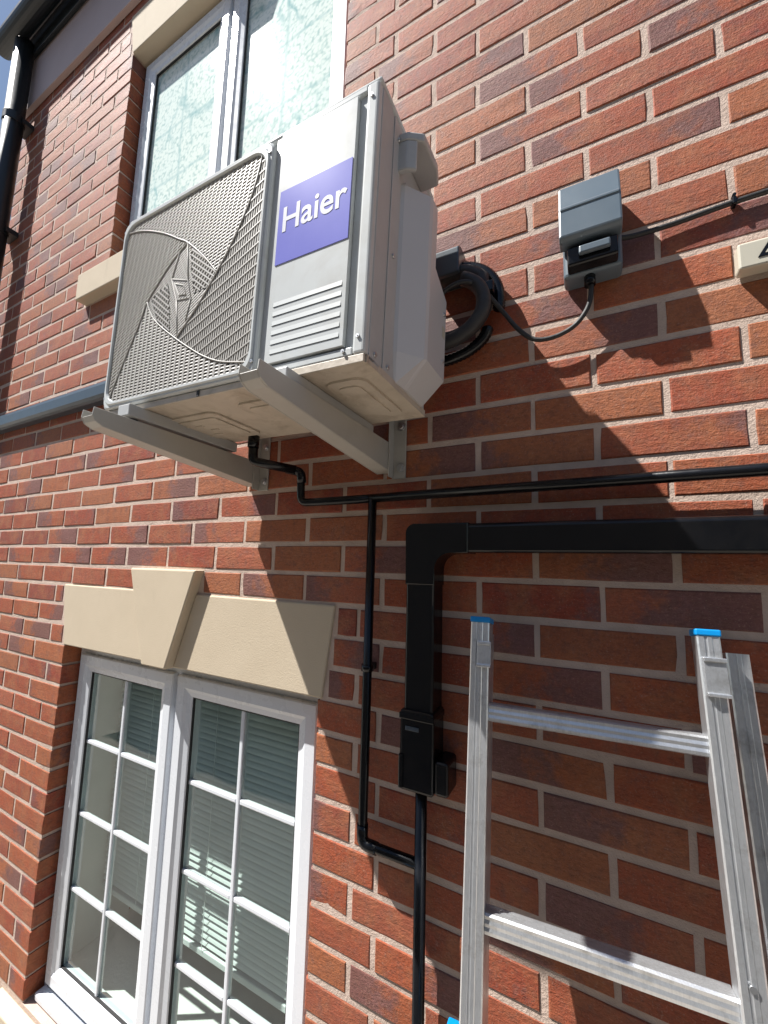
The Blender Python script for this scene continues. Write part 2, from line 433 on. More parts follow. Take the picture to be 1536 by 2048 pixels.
for k, (a, b2, z, pr) in enumerate(bricks):
    w = b2-a; cx = (a+b2)/2; y0 = pr+rb.uniform(-.0012, .0006)
    if k in top:
        key = (round(w, 3), rb.randrange(90) if abs(w-fullw) < .001 else rb.randrange(6))
        if key not in variants:
            variants[key] = make_mesh('brick', *brick_geo(w, rb, 0, seeds()), 'brick')
        o = bpy.data.objects.new('brick', variants[key]); C.objects.link(o)
        o.parent = wall; o.location = (cx+rb.uniform(-.0018, .0018), y0, z+rb.uniform(-.0013, .0013))
        o.rotation_euler = (0, rb.uniform(-.004, .004), 0)
    else:
        v, f, c = brick_geo(w, rb, 0, seeds()); b0 = len(VS)
        VS += [(q[0]+cx, q[1]+y0, q[2]+z) for q in v]; FS += [tuple(t+b0 for t in q) for q in f]; CS += c
so_ = bpy.data.objects.new('brick_courses', make_mesh('brick_courses', VS, FS, CS, 'brick')); C.objects.link(so_)
so_.parent = wall; so_['kind'] = 'stuff'
# corbelled mortar behind the eaves course
house.add(box('eaves_board', XL-.01, XR, -.026, -.0025, 2.556, 2.9, 'eaves_board', bev=.002))

# side return, roof, eaves
house.add(box('side_wall', XL, XL+.098, .106, 3.0, -2.6, ZT, 'brick'))
bm = bmesh.new(); add_prism(bm, [(-.10, 3.06), (3.0, 5.2), (3.0, 5.05), (-.10, 3.00)], 'x', XL-.12, XR)
house.add(link('roof', mesh_of(bm, 'roof'), 'roof_tile'))
house.add(box('soffit', XL-.02, XR, -.040, .0, 2.885, 2.925, 'soffit_black', bev=.002))
house.add(box('fascia', XL-.02, XR, -.048, -.036, 2.87, 3.02, 'soffit_black', bev=.002))
# half round gutter
bm = bmesh.new(); prof = []
for k in range(13):
    t = math.pi*k/12; prof.append((-.118-.050*math.cos(t), 2.965-.050*math.sin(t)))
inner = [(-.118+(y+.118)*.93, 2.965+(zz-2.965)*.93) for y, zz in prof[::-1]]
add_prism(bm, prof+inner, 'x', XL-.09, XR)
house.add(link('gutter', mesh_of(bm, 'gutter'), 'soffit_black'))
# rainwater downpipe with swan neck and clips
dx, dy = -2.70, -.075
dp = house.add(tube('downpipe', [(dx, dy, 2.93), (dx, dy, 2.0), (dx, dy, -2.55)], .045, 'soffit_black', seg=16))
def collar(name, x, y, z, parent, r=.049, h=.05, mat='soffit_black'):
    bm = bmesh.new(); add_tube(bm, [(x, y, z-h/2), (x, y, z-h/2+.002), (x, y, z+h/2-.002), (x, y, z+h/2)], r, 16)
    add_box(bm, x-.055, x+.055, y+.02, -.002, z-.014, z+.014)
    o = link(name, mesh_of(bm, name), mat); o.parent = parent; return o
for z in (2.42, 1.75, .9, -.2, -1.3): collar('pipe_clip', dx, dy, z, dp)

# unseen house added to cut sky fill and bounce; also mirrored in the glass
nb = Thing('light_block_house', 'pale house added out of view to shape the fill light, mirrored in the window glass', 'house', (0, -4.6, -2.6))
nb.add(box('wall', -9, 9, -9, -4.6, -2.6, 2.2, 'light_block_render'))
bm = bmesh.new(); add_prism(bm, [(-4.4, 2.15), (-6.8, 3.9), (-9.2, 2.15)], 'x', -9.1, 9.1); nb.add(link('roof', mesh_of(bm, 'roof'), 'roof_tile'))

# ---- stone dressings
def stone(name, pts, y0, y1, bev=.004):
    bm = bmesh.new(); add_prism(bm, pts, 'y', y0, y1)
    bmesh.ops.bevel(bm, geom=bm.edges[:], offset=bev, segments=2, affect='EDGES', profile=.5)
    return link(name, mesh_of(bm, name), 'cast_stone')
for zb in (-.3375, 2.2875):
    zt = zb+.225; kt = zb+.298
    # keystone half-widths
    kl0, kr0, kl1, kr1 = -1.1640, -1.0500, -1.2680, -.9460
    def kx(z, l): t = (z-zb)/.298; return (kl0+(kl1-kl0)*t) if l else (kr0+(kr1-kr0)*t)
    lin = Vector((0, 0, 0))
    L = stone('lintel_block', [(-1.686, zb), (kx(zb, 1)-.002, zb), (kx(zt, 1)-.002, zt), (-1.730, zt)], -.004, .10)
    R_ = stone('lintel_block', [(kx(zb, 0)+.002, zb), (-.493, zb), (-.464, zt), (kx(zt, 0)+.002, zt)], -.004, .10)
    K = stone('keystone', [(kx(zb, 1), zb-.002), (kx(zb, 0), zb-.002), (kx(kt, 0), kt), (kx(kt, 1), kt)], -.031, .10, .005)
    for o in (L, R_, K): house.add(o)
for zb in (1.0925, -1.6825):
    bm = bmesh.new(); add_prism(bm, [(-.040, zb), (-.040, zb+.118), (.10, zb+.142), (.10, zb)], 'x', -1.842, -.352)
    bmesh.ops.bevel(bm, geom=bm.edges[:], offset=.004, segments=2, affect='EDGES', profile=.5)
    house.add(link('sill', mesh_of(bm, 'sill'), 'cast_stone'))

# ---- windows
def frame_rect(bm, x0, x1, z0, z1, w, y0, y1, wb=None, bev=.003):
    """mitred rectangular frame as one swept profile"""
    wb = wb or w
    prof = [(0, y1), (0, y0+.003), (.003, y0), (w*.55, y0), (w*.72, y0+.006), (w*.97, y0+.010), (w, y0+.014), (w, y1)]
    rings = []
    for d, y in prof:
        db = d/w*wb
        rings.append([bm.verts.new(q) for q in ((x0+d, y, z0+db), (x1-d, y, z0+db), (x1-d, y, z1-d), (x0+d, y, z1-d))])
    for a, b in zip(rings, rings[1:]):
        for k in range(4): bm.faces.new((a[k], a[(k+1) % 4], b[(k+1) % 4], b[k]))
    for k in range(4): bm.faces.new((rings[-1][k], rings[-1][(k+1) % 4], rings[0][(k+1) % 4], rings[0][k]))
def window(op, lower):
    x0, x1, z0, z1 = op
    win = bpy.data.objects.new('window', None); C.objects.link(win); win.location = (0, 0, 0); house.add(win)
    win['label'] = 'white casement window with glazing bars and a blind behind' if lower else 'white casement window with patterned obscured glass'
    def add(o): o.parent = win; return o
    bm = bmesh.new(); zf = z0+.012
    frame_rect(bm, x0+.006, x1-.006, zf, z1-.006, .045, .058, .118)
    xm = (x0+x1)/2
    add_box(bm, xm-.022, xm+.022, .0605, .117, zf+.040, z1-.046, .003)
    add(link('frame', mesh_of(bm, 'frame'), 'upvc'))
    add(box('window_sill', x0+.022, x1-.004, .022, .0575, z0+.001, z0+.026, 'upvc', bev=.006))
    leaves = [(x0+.034, xm-.012), (xm+.012, x1-.034)]
    for (a, b) in leaves:
        bm = bmesh.new(); za, zb2 = zf+.032, z1-.036; w = .062
        frame_rect(bm, a, b, za, zb2, w, .044, .090)
        add(link('sash', mesh_of(bm, 'sash'), 'upvc'))
        gx0, gx1, gz0, gz1 = a+w, b-w, za+w, zb2-w
        bm = bmesh.new(); t = .0035
        for q in ((gx0, gx0+t, gz0, gz1), (gx1-t, gx1, gz0, gz1), (gx0+t, gx1-t, gz0, gz0+t), (gx0+t, gx1-t, gz1-t, gz1)):
            add_box(bm, q[0], q[1], .0585, .066, q[2], q[3])
        add(link('gasket', mesh_of(bm, 'gasket'), 'gasket'))
        gx0 += .001; gx1 -= .001; gz0 += .001; gz1 -= .001
        if lower:
            nx, nz, bw = 2, 4, .0068
            for c in range(1, nx):
                x = gx0+(gx1-gx0)*c/nx
                add(box('glazing_bar', x-bw, x+bw, .062, .080, gz0, gz1, 'upvc', bev=.003))
            for r in range(1, nz):
                z = gz0+(gz1-gz0)*r/nz
                for c in range(nx):
                    xa = gx0+(gx1-gx0)*c/nx+(bw if c else 0); xb = gx0+(gx1-gx0)*(c+1)/nx-(bw if c < nx-1 else 0)
                    add(box('glazing_bar', xa+.0005, xb-.0005, .0628, .0792, z-bw, z+bw, 'upvc', bev=.003))
            for c in range(nx):
                for r in range(nz):
                    xa = gx0+(gx1-gx0)*c/nx+(bw if c else 0); xb = gx0+(gx1-gx0)*(c+1)/nx-(bw if c < nx-1 else 0)
                    za_ = gz0+(gz1-gz0)*r/nz+(bw if r else 0); zb_ = gz0+(gz1-gz0)*(r+1)/nz-(bw if r < nz-1 else 0)
                    add(box('pane', xa, xb, .0685, .0725, za_, zb_, 'clear_glass'))
        else:
            add(box('pane', gx0, gx1, .068, .073, gz0, gz1, 'obscured_glass'))
    return win
window(LW, True); window(UW, False)
# room behind the lower window
RY0, RY1 = .1185, .245
rx0, rx1, rz0, rz1 = WX0-.004, WX1+.004, -1.5055, -.345
bm = bmesh.new()
add_box(bm, rx0-.03, rx0, RY0, .36, rz0, rz1); add_box(bm, rx1, rx1+.03, RY0, .36, rz0, rz1); add_box(bm, rx0-.03, rx1+.03, RY0, .36, rz1, rz1+.03)
house.add(link('inner_reveal', mesh_of(bm, 'inner_reveal'), 'plaster'))
house.add(box('window_board', rx0-.03, rx1+.03, .119, .40, -1.545, -1.5065, 'board_white', bev=.004))
bm = bmesh.new()
for t in ((-2.9, -2.87, .36, 3.2, -2.6, 0.0), (.6, .63, .36, 3.2, -2.6, 0.0), (-2.9, .63, 3.2, 3.23, -2.6, 0.0), (-2.9, .63, .36, 3.23, 0.0, .03),
          (-2.9, rx0-.03, .36, .38, -2.6, 0), (rx1+.03, .63, .36, .38, -2.6, 0), (rx0-.03, rx1+.03, .40, .42, -2.6, -1.546), (rx0-.03, rx1+.03, .36, .38, rz1+.03, 0)):
    add_box(bm, *t)
house.add(link('room', mesh_of(bm, 'room'), 'room_dark'))
house.add(box('room_floor', -2.9, .63, .43, 3.2, -2.55, -2.5, 'plaster'))
house.add(box('upper_backing', WX0-.004, WX1+.004, .125, .14, 1.24, 2.29, 'plaster'))

# ---- venetian blind
bl = Thing('venetian_blind', 'pale horizontal slatted blind hanging behind the lower window glass', 'blind', (-1.096, .235, -.36))
bx0, bx1 = WX0+.012, WX1-.012
bl.add(box('head_rail', bx0, bx1, .215, .255, -.385, -.350, 'blind_slat', bev=.003))
slat_me = None
z = -.40
rs = random.Random(3)
while z > -1.285:
    if slat_me is None:
        bm = bmesh.new(); pts = []
        for k in range(5):
            t = (k-2)/2; pts.append((t*.0125, .0016*(1-t*t)))
        pr_ = [(p_[0], p_[1]) for p_ in pts]+[(p_[0], p_[1]-.0006) for p_ in pts[::-1]]
        add_prism(bm, pr_, 'x', bx0-bl.root.location.x, bx1-bl.root.location.x); slat_me = mesh_of(bm, 'slat')
    o = link('slat', slat_me, 'blind_slat', bl.root); o.location = (0, 0, z+.36); o.rotation_euler = (math.radians(58+rs.uniform(-4, 4)), rs.uniform(-.0015, .0015), 0)
    z -= .0212
bl.add(box('bottom_rail', bx0, bx1, .224, .247, -1.312, -1.292, 'blind_slat', bev=.003))
for x in (-1.45, -1.09, -.72):
    bl.add(box('ladder_cord', x-.001, x+.001, .2215, .2225, -1.295, -.385, 'blind_slat'))

# ------------------------------------------------------------------ outdoor unit
AO = Vector((-.547, -.225, .302))
ac = thing('air_conditioner', 'white outdoor air conditioning unit on brackets with round fan grille and blue badge', 'air conditioner', AO, rot=(0, .027, 0))
HW, HD, HH = .347, .125, .488
def A(o): o.parent = ac; return o
FX1 = .1255                                 # right edge of the fan guard
# casing: hollow behind the fan guard
bm = bmesh.new()
add_box(bm, -HW, HW, HD-.012, HD, .004, HH, .002)                 # back
add_box(bm, -HW, -HW+.012, -.113, HD-.012, .004, HH, .002)        # left
add_box(bm, -HW+.012, HW-.002, -.113, HD-.012, HH-.012, HH, .002)
A(link('casing', mesh_of(bm, 'casing'), 'ac_metal'))
A(box('lid', -HW-.003, HW+.003, -.121, HD+.004, HH, HH+.010, 'ac_metal', bev=.004))
# right hand side panel with swages
bm = bmesh.new()
add_box(bm, HW-.03, HW, -.113, HD-.012, .004, HH-.002, .003)
add_box(bm, HW, HW+.0025, -.1125, -.078, .006, HH-.004, .001)
add_box(bm, HW, HW+.002, -.066, -.036, .006, HH-.004, .001)
A(link('side_panel', mesh_of(bm, 'side_panel'), 'ac_side'))
def screw(x, y, z, axis='x', r=.004):
    bm = bmesh.new(); d = {'x': Vector((1, 0, 0)), 'y': Vector((0, -1, 0))}[axis]
    p_ = Vector((x, y, z)); add_tube(bm, [p_-d*.002, p_+d*.002], r, 8)
    add_box(bm, x-.0006+d.x*.002, x+.0006+d.x*.0021, y-.003, y+.003, z-.0006, z+.0006)
    A(link('screw', mesh_of(bm, 'screw'), 'zinc'))
for (yy, zz) in ((-.05, .022), (-.05, .225), (-.05, .45), (-.095, .022)): screw(HW+.003, yy, zz)
# front: liner, door panel with louvre slots, corner bead
A(box('groove_floor', FX1+.0005, .1395, -.120, -.1065, .012, HH-.002, 'ac_side'))
A(box('liner', .140, HW-.002, -.112, -.106, .01, HH-.006, 'dark_inside'))
px0, px1, pz0, pz1 = .146, .309, .030, .472
yf0, yf1 = -.1275, -.1125
slots = [.045+.0175*k for k in range(6)]; sh = .0052
bm = bmesh.new()
zs = pz0
segs = []
for s in slots:
    segs.append((zs, s)); zs = s+sh
add_box(bm, px0, .156, yf0, yf1, pz0, slots[-1]+sh); add_box(bm, .302, px1, yf0, yf1, pz0, slots[-1]+sh)
for a, b in segs: add_box(bm, .156, .302, yf0, yf1, a, b)
add_box(bm, px0, px1, yf0, yf1, slots[-1]+sh, pz1)
A(link('front_panel', mesh_of(bm, 'front_panel'), 'ac_metal'))
bm = bmesh.new()
for s in slots:
    v = [(-.1285, s+.0005), (-.1275, s+sh+.004), (-.1265, s+sh+.004), (-.1265, s+.0035)]
    add_prism(bm, v, 'x', .157, .301)
A(link('louvre_lip', mesh_of(bm, 'louvre_lip'), 'ac_metal'))
bm = bmesh.new()
add_box(bm, .3255, HW+.001, -.1255, -.106, .012, HH-.001, .005, 3)      # corner bead
add_box(bm, .1405, .3255, -.1245, -.106, pz1+.004, HH-.001, .002)    # top band
add_box(bm, .1405, .3255, -.1245, -.106, .012, pz0-.004, .002)       # bottom band
add_box(bm, .310, .3253, -.1185, -.106, pz0-.003, pz1+.003)              # floor of the groove
A(link('front_surround', mesh_of(bm, 'front_surround'), 'ac_metal'))
# badge with lettering
bd = A(box('badge', .153, .307, -.1287, -.1276, .213, .358, 'badge_blue'))
cu = bpy.data.curves.new('lettering', 'FONT'); cu.body = 'Haier'; cu.size = .0685; cu.extrude = .0001; cu.offset = .0010; cu.space_character = 1.0
cu.align_x = 'CENTER'; cu.align_y = 'CENTER'
to = bpy.data.objects.new('lettering', cu); C.objects.link(to)
dg = bpy.context.evaluated_depsgraph_get(); dg.update()
lme = bpy.data.meshes.new_from_object(to.evaluated_get(dg)); bpy.data.objects.remove(to)
for v in lme.vertices: v.co.x *= .90
lme.materials.clear()
lo = link('lettering', lme, 'badge_white', bd); lo.location = (.230, -.1291, .295); lo.rotation_euler = (math.pi/2, 0, 0)
# fan guard: raised rounded-square surround, pinwheel mesh
gx0, gx1, gz0, gz1 = -HW-.001, FX1, .013, HH-.008
ix0, ix1, iz0, iz1 = -.334, .112, .028, .466
def rrect(x0, x1, z0, z1, r, n=8):
    out = []
    for cx, cz, a0 in ((x1-r, z0+r, -90), (x1-r, z1-r, 0), (x0+r, z1-r, 90), (x0+r, z0+r, 180)):
        for k in range(n+1):
            t = math.radians(a0+90*k/n); out.append((cx+r*math.cos(t), cz+r*math.sin(t)))
    return out
def ring_mesh(bm, outer, inner_, prof):
    """loft between outer and inner outlines; prof = list of (t, y)"""
    rings = [[bm.verts.new((o_[0]*(1-t)+i_[0]*t, y, o_[1]*(1-t)+i_[1]*t)) for o_, i_ in zip(outer, inner_)] for t, y in prof]
    for a, b in zip(rings, rings[1:]):
        for k in range(len(a)): bm.faces.new((a[k], a[(k+1) % len(a)], b[(k+1) % len(b)], b[k]))
bm = bmesh.new()
ring_mesh(bm, rrect(gx0, gx1, gz0, gz1, .016), rrect(ix0, ix1, iz0, iz1, .040),
          [(0, -.106), (0, -.127), (.2, -.1300), (.45, -.1300), (.6, -.1335), (.9, -.1335), (1, -.130), (1, -.116)])
A(link('fan_guard', mesh_of(bm, 'fan_guard'), 'ac_metal'))
# pinwheel curves (x, z) local, from outline to the centre
def L2(x, z): return (x-AO.x, z-AO.z)
cx_, cz_ = -.100, .255
c1 = [(-.334, .452), (-.267, .436), (-.188, .401), (-.130, .366), (-.099, .347), (-.048, .302), (.002, .249)]
c3 = [(.100, .462), (.088, .405), (.066, .350), (.036, .297), (.002, .249), (-.045, .192), (-.101, .137)]
c2 = [(-.220, .245), (-.184, .194), (-.115, .141), (-.054, .101), (-.009, .075), (.040, .055), (.108, .041)]
c4 = [(-.099, .347), (-.123, .334), (-.155, .312), (-.187, .281), (-.220, .245), (-.243, .194), (-.274, .137), (-.311, .065), (-.325, .030)]
def mirror(c): return c
ribs = [c1, c2, c3, c4]
def dense(c): return [(q.x, q.z) for q in smoothpath([(x, 0, z) for x, z in c], 8)]
bm = bmesh.new()
for c in ribs:
    add_tube(bm, [(x, -.1302, z) for x, z in dense(c)], .0016, 6)
for (xa, za, xb, zb2) in ((-.055, .300, -.080, .135), (-.145, .205, -.120, .372)): pass
for c in ([(-.140, .276), (-.085, .257), (-.070, .214), (-.116, .221), (-.140, .276)], [(-.128, .262), (-.098, .250), (-.086, .226), (-.110, .231), (-.128, .262)],
          [(-.099, .347), (-.085, .257)], [(-.101, .137), (-.116, .221)], [(-.123, .334), (-.140, .276)], [(-.070, .214), (-.080, .165)]):
    add_tube(bm, [(x, -.1305, z) for x, z in c], .0009, 5)
A(link('grille_rib', mesh_of(bm, 'grille_rib'), 'ac_grille'))
# sector polygons
TL, TR, BL, BR = (-.34, .47), (.115, .47), (-.34, .025), (.115, .025)
d1, d2, d3, d4 = map(dense, (c1, c2, c3, c4))
polyT = d1+[q for q in d3[::-1] if q[1] > .249]+[TR, TL]
polyR = d3+[q for q in d2 if q[0] > -.105]+[BR, TR]
polyB = d2+[BR, BL]+[q for q in d4[::-1] if q[1] < .245]
polyL = d4+[BL, TL]+[q for q in d1 if q[0] < -.099]
polyC = [q for q in d1 if q[0] >= -.099]+[q for q in d3 if q[1] < .249]+[q for q in d2[::-1] if q[0] < -.105]+[q for q in d4[::-1] if q[1] > .245]
openR = [(-.088, .338), (-.068, .326), (.002, .249), (-.020, .223), (-.062, .221), (-.078, .284)]
openL = [(-.206, .247), (-.184, .261), (-.151, .270), (-.135, .200), (-.128, .151), (-.116, .142), (-.176, .192)]
def inside(p_, poly):
    x, z = p_; r = False; j = len(poly)-1
    for i in range(len(poly)):
        xi, zi = poly[i]; xj, zj = poly[j]
        if (zi > z) != (zj > z) and x < (xj-xi)*(z-zi)/(zj-zi)+xi: r = not r
        j = i
    return r
def in_frame(x, z):
    r = .040
    if not (ix0 < x < ix1 and iz0 < z < iz1): return False
    qx = min(max(x, ix0+r), ix1-r); qz = min(max(z, iz0+r), iz1-r)
    return math.hypot(x-qx, z-qz) <= r+.0005
def bar(bm, a, b, w, y0, y1, tilt=0):
    a = Vector((a[0], 0, a[1])); b = Vector((b[0], 0, b[1])); d = (b-a)
    if d.length < .002: return
    d.normalize(); n_ = Vector((-d.z, 0, d.x))*w/2
    vs = []
    for P_ in (a, b):
        for s, y in ((-1, y0), (1, y0+tilt), (1, y1+tilt), (-1, y1)):
            vs.append(bm.verts.new(P_+n_*s+Vector((0, y, 0))))
    for q in ((0, 1, 5, 4), (1, 2, 6, 5), (2, 3, 7, 6), (3, 0, 4, 7)): bm.faces.new([vs[k] for k in q])
def fill(bm, poly, ang, pitch, w, y0, y1, tilt=0, excl=(), step=.0025):
    ca, sa = math.cos(ang), math.sin(ang)
    k = -80
    while k*pitch < .6:
        off = k*pitch; k += 1
        t = -.6; start = None
        while t < .6:
            x = cx_+ca*t-sa*off; z = cz_+sa*t+ca*off
            ok = in_frame(x, z) and inside((x, z), poly) and not any(inside((x, z), e) for e in excl)
            if ok and start is None: start = (x, z)
            if not ok and start is not None: bar(bm, start, last, w, y0, y1, tilt); start = None
            last = (x, z); t += step
bm = bmesh.new()
yA, yB = -.1300, -.1265
fill(bm, polyB, 0, .0068, .0046, yA, yB, .002); fill(bm, polyB, math.pi/2, .0150, .0055, yA+.0002, yB)
fill(bm, polyT, math.radians(12), .0070, .0041, yA, yB, .0014); fill(bm, polyT, math.radians(78), .0125, .0030, yA+.0003, yB)
fill(bm, polyR, math.radians(88), .0060, .0045, yA, yB, .0012); fill(bm, polyR, math.radians(22), .020, .0026, yA-.0004, yB)
fill(bm, polyL, math.radians(24), .0072, .0043, yA, yB, .0014); fill(bm, polyL, math.radians(80), .016, .0026, yA+.0003, yB)
fill(bm, polyC, math.radians(28), .0060, .0042, yA, yB, .0008, excl=(openR, openL)); fill(bm, polyC, math.radians(-62), .0125, .0026, yA+.0003, yB, excl=(openR, openL))
for op_ in (openR, openL):
    fill(bm, op_, math.radians(52), .0095, .0030, yA, yB); fill(bm, op_, math.radians(-38), .0095, .0030, yA-.0004, yB)
gm = A(link('grille_mesh', mesh_of(bm, 'grille_mesh'), 'ac_grille')); gm['kind'] = 'stuff'
# fan behind the guard
A(box('fan_cavity', -HW+.013, FX1, -.06, .02, .02, HH-.013, 'dark_inside'))
fan = A(link('fan', bpy.data.meshes.new('fan'), None))
bm = bmesh.new(); add_tube(bm, [(cx_, -.105, cz_), (cx_, -.108, cz_), (cx_, -.065, cz_)], .05, 20)
fan.data = mesh_of(bm, 'fan'); fan.data.materials.append(M['dark_inside'])
for k in range(3):
    bm = bmesh.new(); a0 = k*2*math.pi/3; rows = []
    for i in range(6):
        r = .045+i*.028; row = []
        for j in range(7):
            a = a0+(-.5+j/6)*(1.5-.03*i)+i*.06
            row.append(bm.verts.new((cx_+r*math.cos(a), -.085+.028*(j/6-.5)*1.0, cz_+r*math.sin(a))))
        rows.append(row)
    for i in range(5):
        for j in range(6): bm.faces.new((rows[i][j], rows[i+1][j], rows[i+1][j+1], rows[i][j+1]))
    me = mesh_of(bm, 'fan_blade'); o = link('fan_blade', me, 'room_dark', fan)
    sm_ = o.modifiers.new('thick', 'SOLIDIFY'); sm_.thickness = .003
# base pan
bm = bmesh.new()
add_box(bm, -HW, HW, -.118, HD, .0, .004)
add_box(bm, -HW, HW, -.124, -.118, -.002, .0115, .001)            # front lip
add_box(bm, -HW, HW, HD, HD+.004, .0, .012, .001)
add_box(bm, HW, HW+.0025, -.118, HD, -.001, .012)
for (a, b, c_, d_) in ((-.30, -.06, -.06, .09), (.015, .17, -.07, .02), (.24, .32, -.08, .09)):
    ring_pts = rrect(a, b, c_, d_, .02, 4)
    add_prism(bm, ring_pts, 'z', -.0045, .0)
    add_prism(bm, rrect(a+.018, b-.018, c_+.018, d_-.018, .012, 4), 'z', -.0075, -.0045)
for k in range(7):
    t = k*2*math.pi/7; x, y = -.19+.05*math.cos(t), .015+.035*math.sin(t)
    add_box(bm, x-.012, x+.012, y-.003, y+.003, -.0095, -.0075)
A(link('base_pan', mesh_of(bm, 'base_pan'), 'ac_base'))
for x in (-.215, .205): A(box('foot', x-.02, x+.02, -.155, .135, -.026, -.0008, 'zinc' if False else 'ac_side', bev=.002))
A(box('seam_clip', -.027, -.021, -.1262, -.1242, -.001, .0105, 'dark_inside'))
# side cover (valves and terminals)
bm = bmesh.new()
def sect(z, pts): return [bm.verts.new((x, y, z)) for x, y in pts]
full = [(HW-.001, -.028), (HW+.006, -.024), (HW+.040, .018), (HW+.043, .026), (HW+.043, .118), (HW+.038, .124), (HW-.001, .124)]
small = [(HW-.001, -.020), (HW+.003, -.017), (HW+.006, .010), (HW+.008, .02), (HW+.008, .09), (HW+.006, .10), (HW-.001, .100)]
narrow = [(HW-.001, -.028), (HW+.006, -.024), (HW+.040, .018), (HW+.043, .026), (HW+.043, .050), (HW+.038, .056), (HW-.001, .060)]
rs_ = [sect(.010, small), sect(.064, full), sect(.070, full), sect(.235, full), sect(.262, narrow), sect(.385, narrow), sect(.400, [(x, y+.004) for x, y in small])]
for a, b in zip(rs_, rs_[1:]):
    for k in range(len(a)): bm.faces.new((a[k], a[(k+1) % 7], b[(k+1) % 7], b[k]))
bm.faces.new(rs_[0][::-1]); bm.faces.new(rs_[-1])
A(link('side_cover', mesh_of(bm, 'side_cover'), 'ac_plastic'))
bm = bmesh.new()
add_prism(bm, [(HW-.001, -.048), (HW+.018, -.046), (HW+.044, -.030), (HW+.046, .032), (HW+.037, .063), (HW-.001, .063)], 'z', .450, .466)
add_prism(bm, [(HW-.001, -.0475), (HW+.018, -.0455), (HW+.034, -.036), (HW+.030, -.030), (HW-.001, -.038)], 'z', .392, .4497)
bmesh.ops.bevel(bm, geom=bm.edges[:], offset=.003, segments=2, affect='EDGES', profile=.5)
A(link('handle_hood', mesh_of(bm, 'handle_hood'), 'ac_side'))
for z in (.10, .20): screw(HW+.0435, .105, z)
A(box('label_sticker', HW+.0434, HW+.0440, .098, .113, .150, .172, 'cream_plastic'))
for (xx, zz) in ((-.339, .040), (-.339, .250), (-.339, .455), (.119, .040), (.119, .455)): screw(xx, -.1308, zz, 'y', .003)
for (xx, zz) in ((.150, .020), (.310, .020), (.336, .040), (.336, .46)): screw(xx, -.1262, zz, 'y', .003)
# drain spigot
bm = bmesh.new(); add_tube(bm, [(-.105, .105, .004), (-.105, .105, -.018), (-.105, .105, -.030)], .014, 14)
A(link('drain_spigot', mesh_of(bm, 'drain_spigot'), 'black_plastic'))

# ------------------------------------------------------------------ wall brackets
def bracket(x0, x1, px0_, px1_, label):
    t = Thing('wall_bracket', label, 'bracket', (x0, 0, .19), group='brackets under the outdoor unit')
    tk = .003
    side = [(-.004, .205), (-.425, .240), (-.440, .247), (-.446, .258), (-.444, .2745), (-.004, .2745)]
    bm = bmesh.new()
    add_prism(bm, side, 'x', x1-tk, x1); add_prism(bm, side, 'x', x0, x0+tk)
    und = [(-.004, .2053), (-.425, .2403), (-.4395, .2473), (-.4455, .2583), (-.4425, .2590), (-.437, .2490), (-.424, .2430), (-.004, .2080)]
    add_prism(bm, und, 'x', x0+tk, x1-tk)
    bmesh.ops.bevel(bm, geom=[e for e in bm.edges if e.is_convex], offset=.0008, segments=1, affect='EDGES')
    t.add(link('arm', mesh_of(bm, 'arm'), 'bracket_paint'))
    bm = bmesh.new()
    add_box(bm, px0_, px1_, -.0065, -.0020, .190, .560, .0012)
    add_box(bm, px0_, px0_+.003, -.030, -.0066, .192, .560, .001)
    t.add(link('upright', mesh_of(bm, 'upright'), 'bracket_paint'))
    for z in (.215, .315, .50):
        bm = bmesh.new(); add_tube(bm, [(px1_-.012, -.006, z), (px1_-.012, -.014, z)], .007, 6); add_tube(bm, [(px1_-.012, -.0062, z), (px1_-.012, -.0085, z)], .010, 14)
        t.add(link('bolt', mesh_of(bm, 'bolt'), 'zinc'))
    for y in (-.36, -.12):
        bm = bmesh.new(); add_tube(bm, [((x0+x1)/2, y, .262), ((x0+x1)/2, y, .2795)], .012, 14)
        t.add(link('rubber_pad', mesh_of(bm, 'rubber_pad'), 'black_rubber'))
bracket(-.357, -.316, -.3155, -.281, 'painted steel bracket under the badge end of the unit, nearer the camera')
bracket(-.783, -.742, -.7415, -.706, 'painted steel bracket under the fan end of the unit, farther left')

# ------------------------------------------------------------------ black trunking, right
def clip_box_profile(w): pass
tk = Thing('cable_trunking', 'black plastic trunking running across the wall then down beside the pipes', 'trunking', (-.22, 0, -.1))
TZ0, TZ1, TX0, TX1, TD = .017, .073, -.2495, -.1900, -.060
def trunk_h(name, x0, x1, z0, z1, d, mat, lid=True):
    bm = bmesh.new()
    pr1 = [(-.001, z0), (d*.55, z0), (d*.62, z0-.0015), (d+.004, z0-.0015), (d, z0+.003), (d, z1-.005), (d+.006, z1+.001), (d*.62, z1+.0015), (d*.55, z1), (-.001, z1)]
    add_prism(bm, pr1, 'x', x0, x1)
    bmesh.ops.bevel(bm, geom=[e for e in bm.edges if abs(e.verts[0].co.x-e.verts[1].co.x) > .01 and min(v.co.y for v in e.verts) < d+.008], offset=.0022, segments=2, affect='EDGES', profile=.5); return link(name, mesh_of(bm, name), mat)
tk.add(trunk_h('trunking_length', -.132, 1.6, TZ0, TZ1, TD, 'black_plastic'))
bm = bmesh.new()
pr2 = [(TX0, -.001), (TX0, TD*.55), (TX0-.0015, TD*.62), (TX0-.0015, TD+.004), (TX0+.003, TD), (TX1-.004, TD), (TX1+.001, TD+.005), (TX1+.0015, TD*.62), (TX1, TD*.55), (TX1, -.001)]
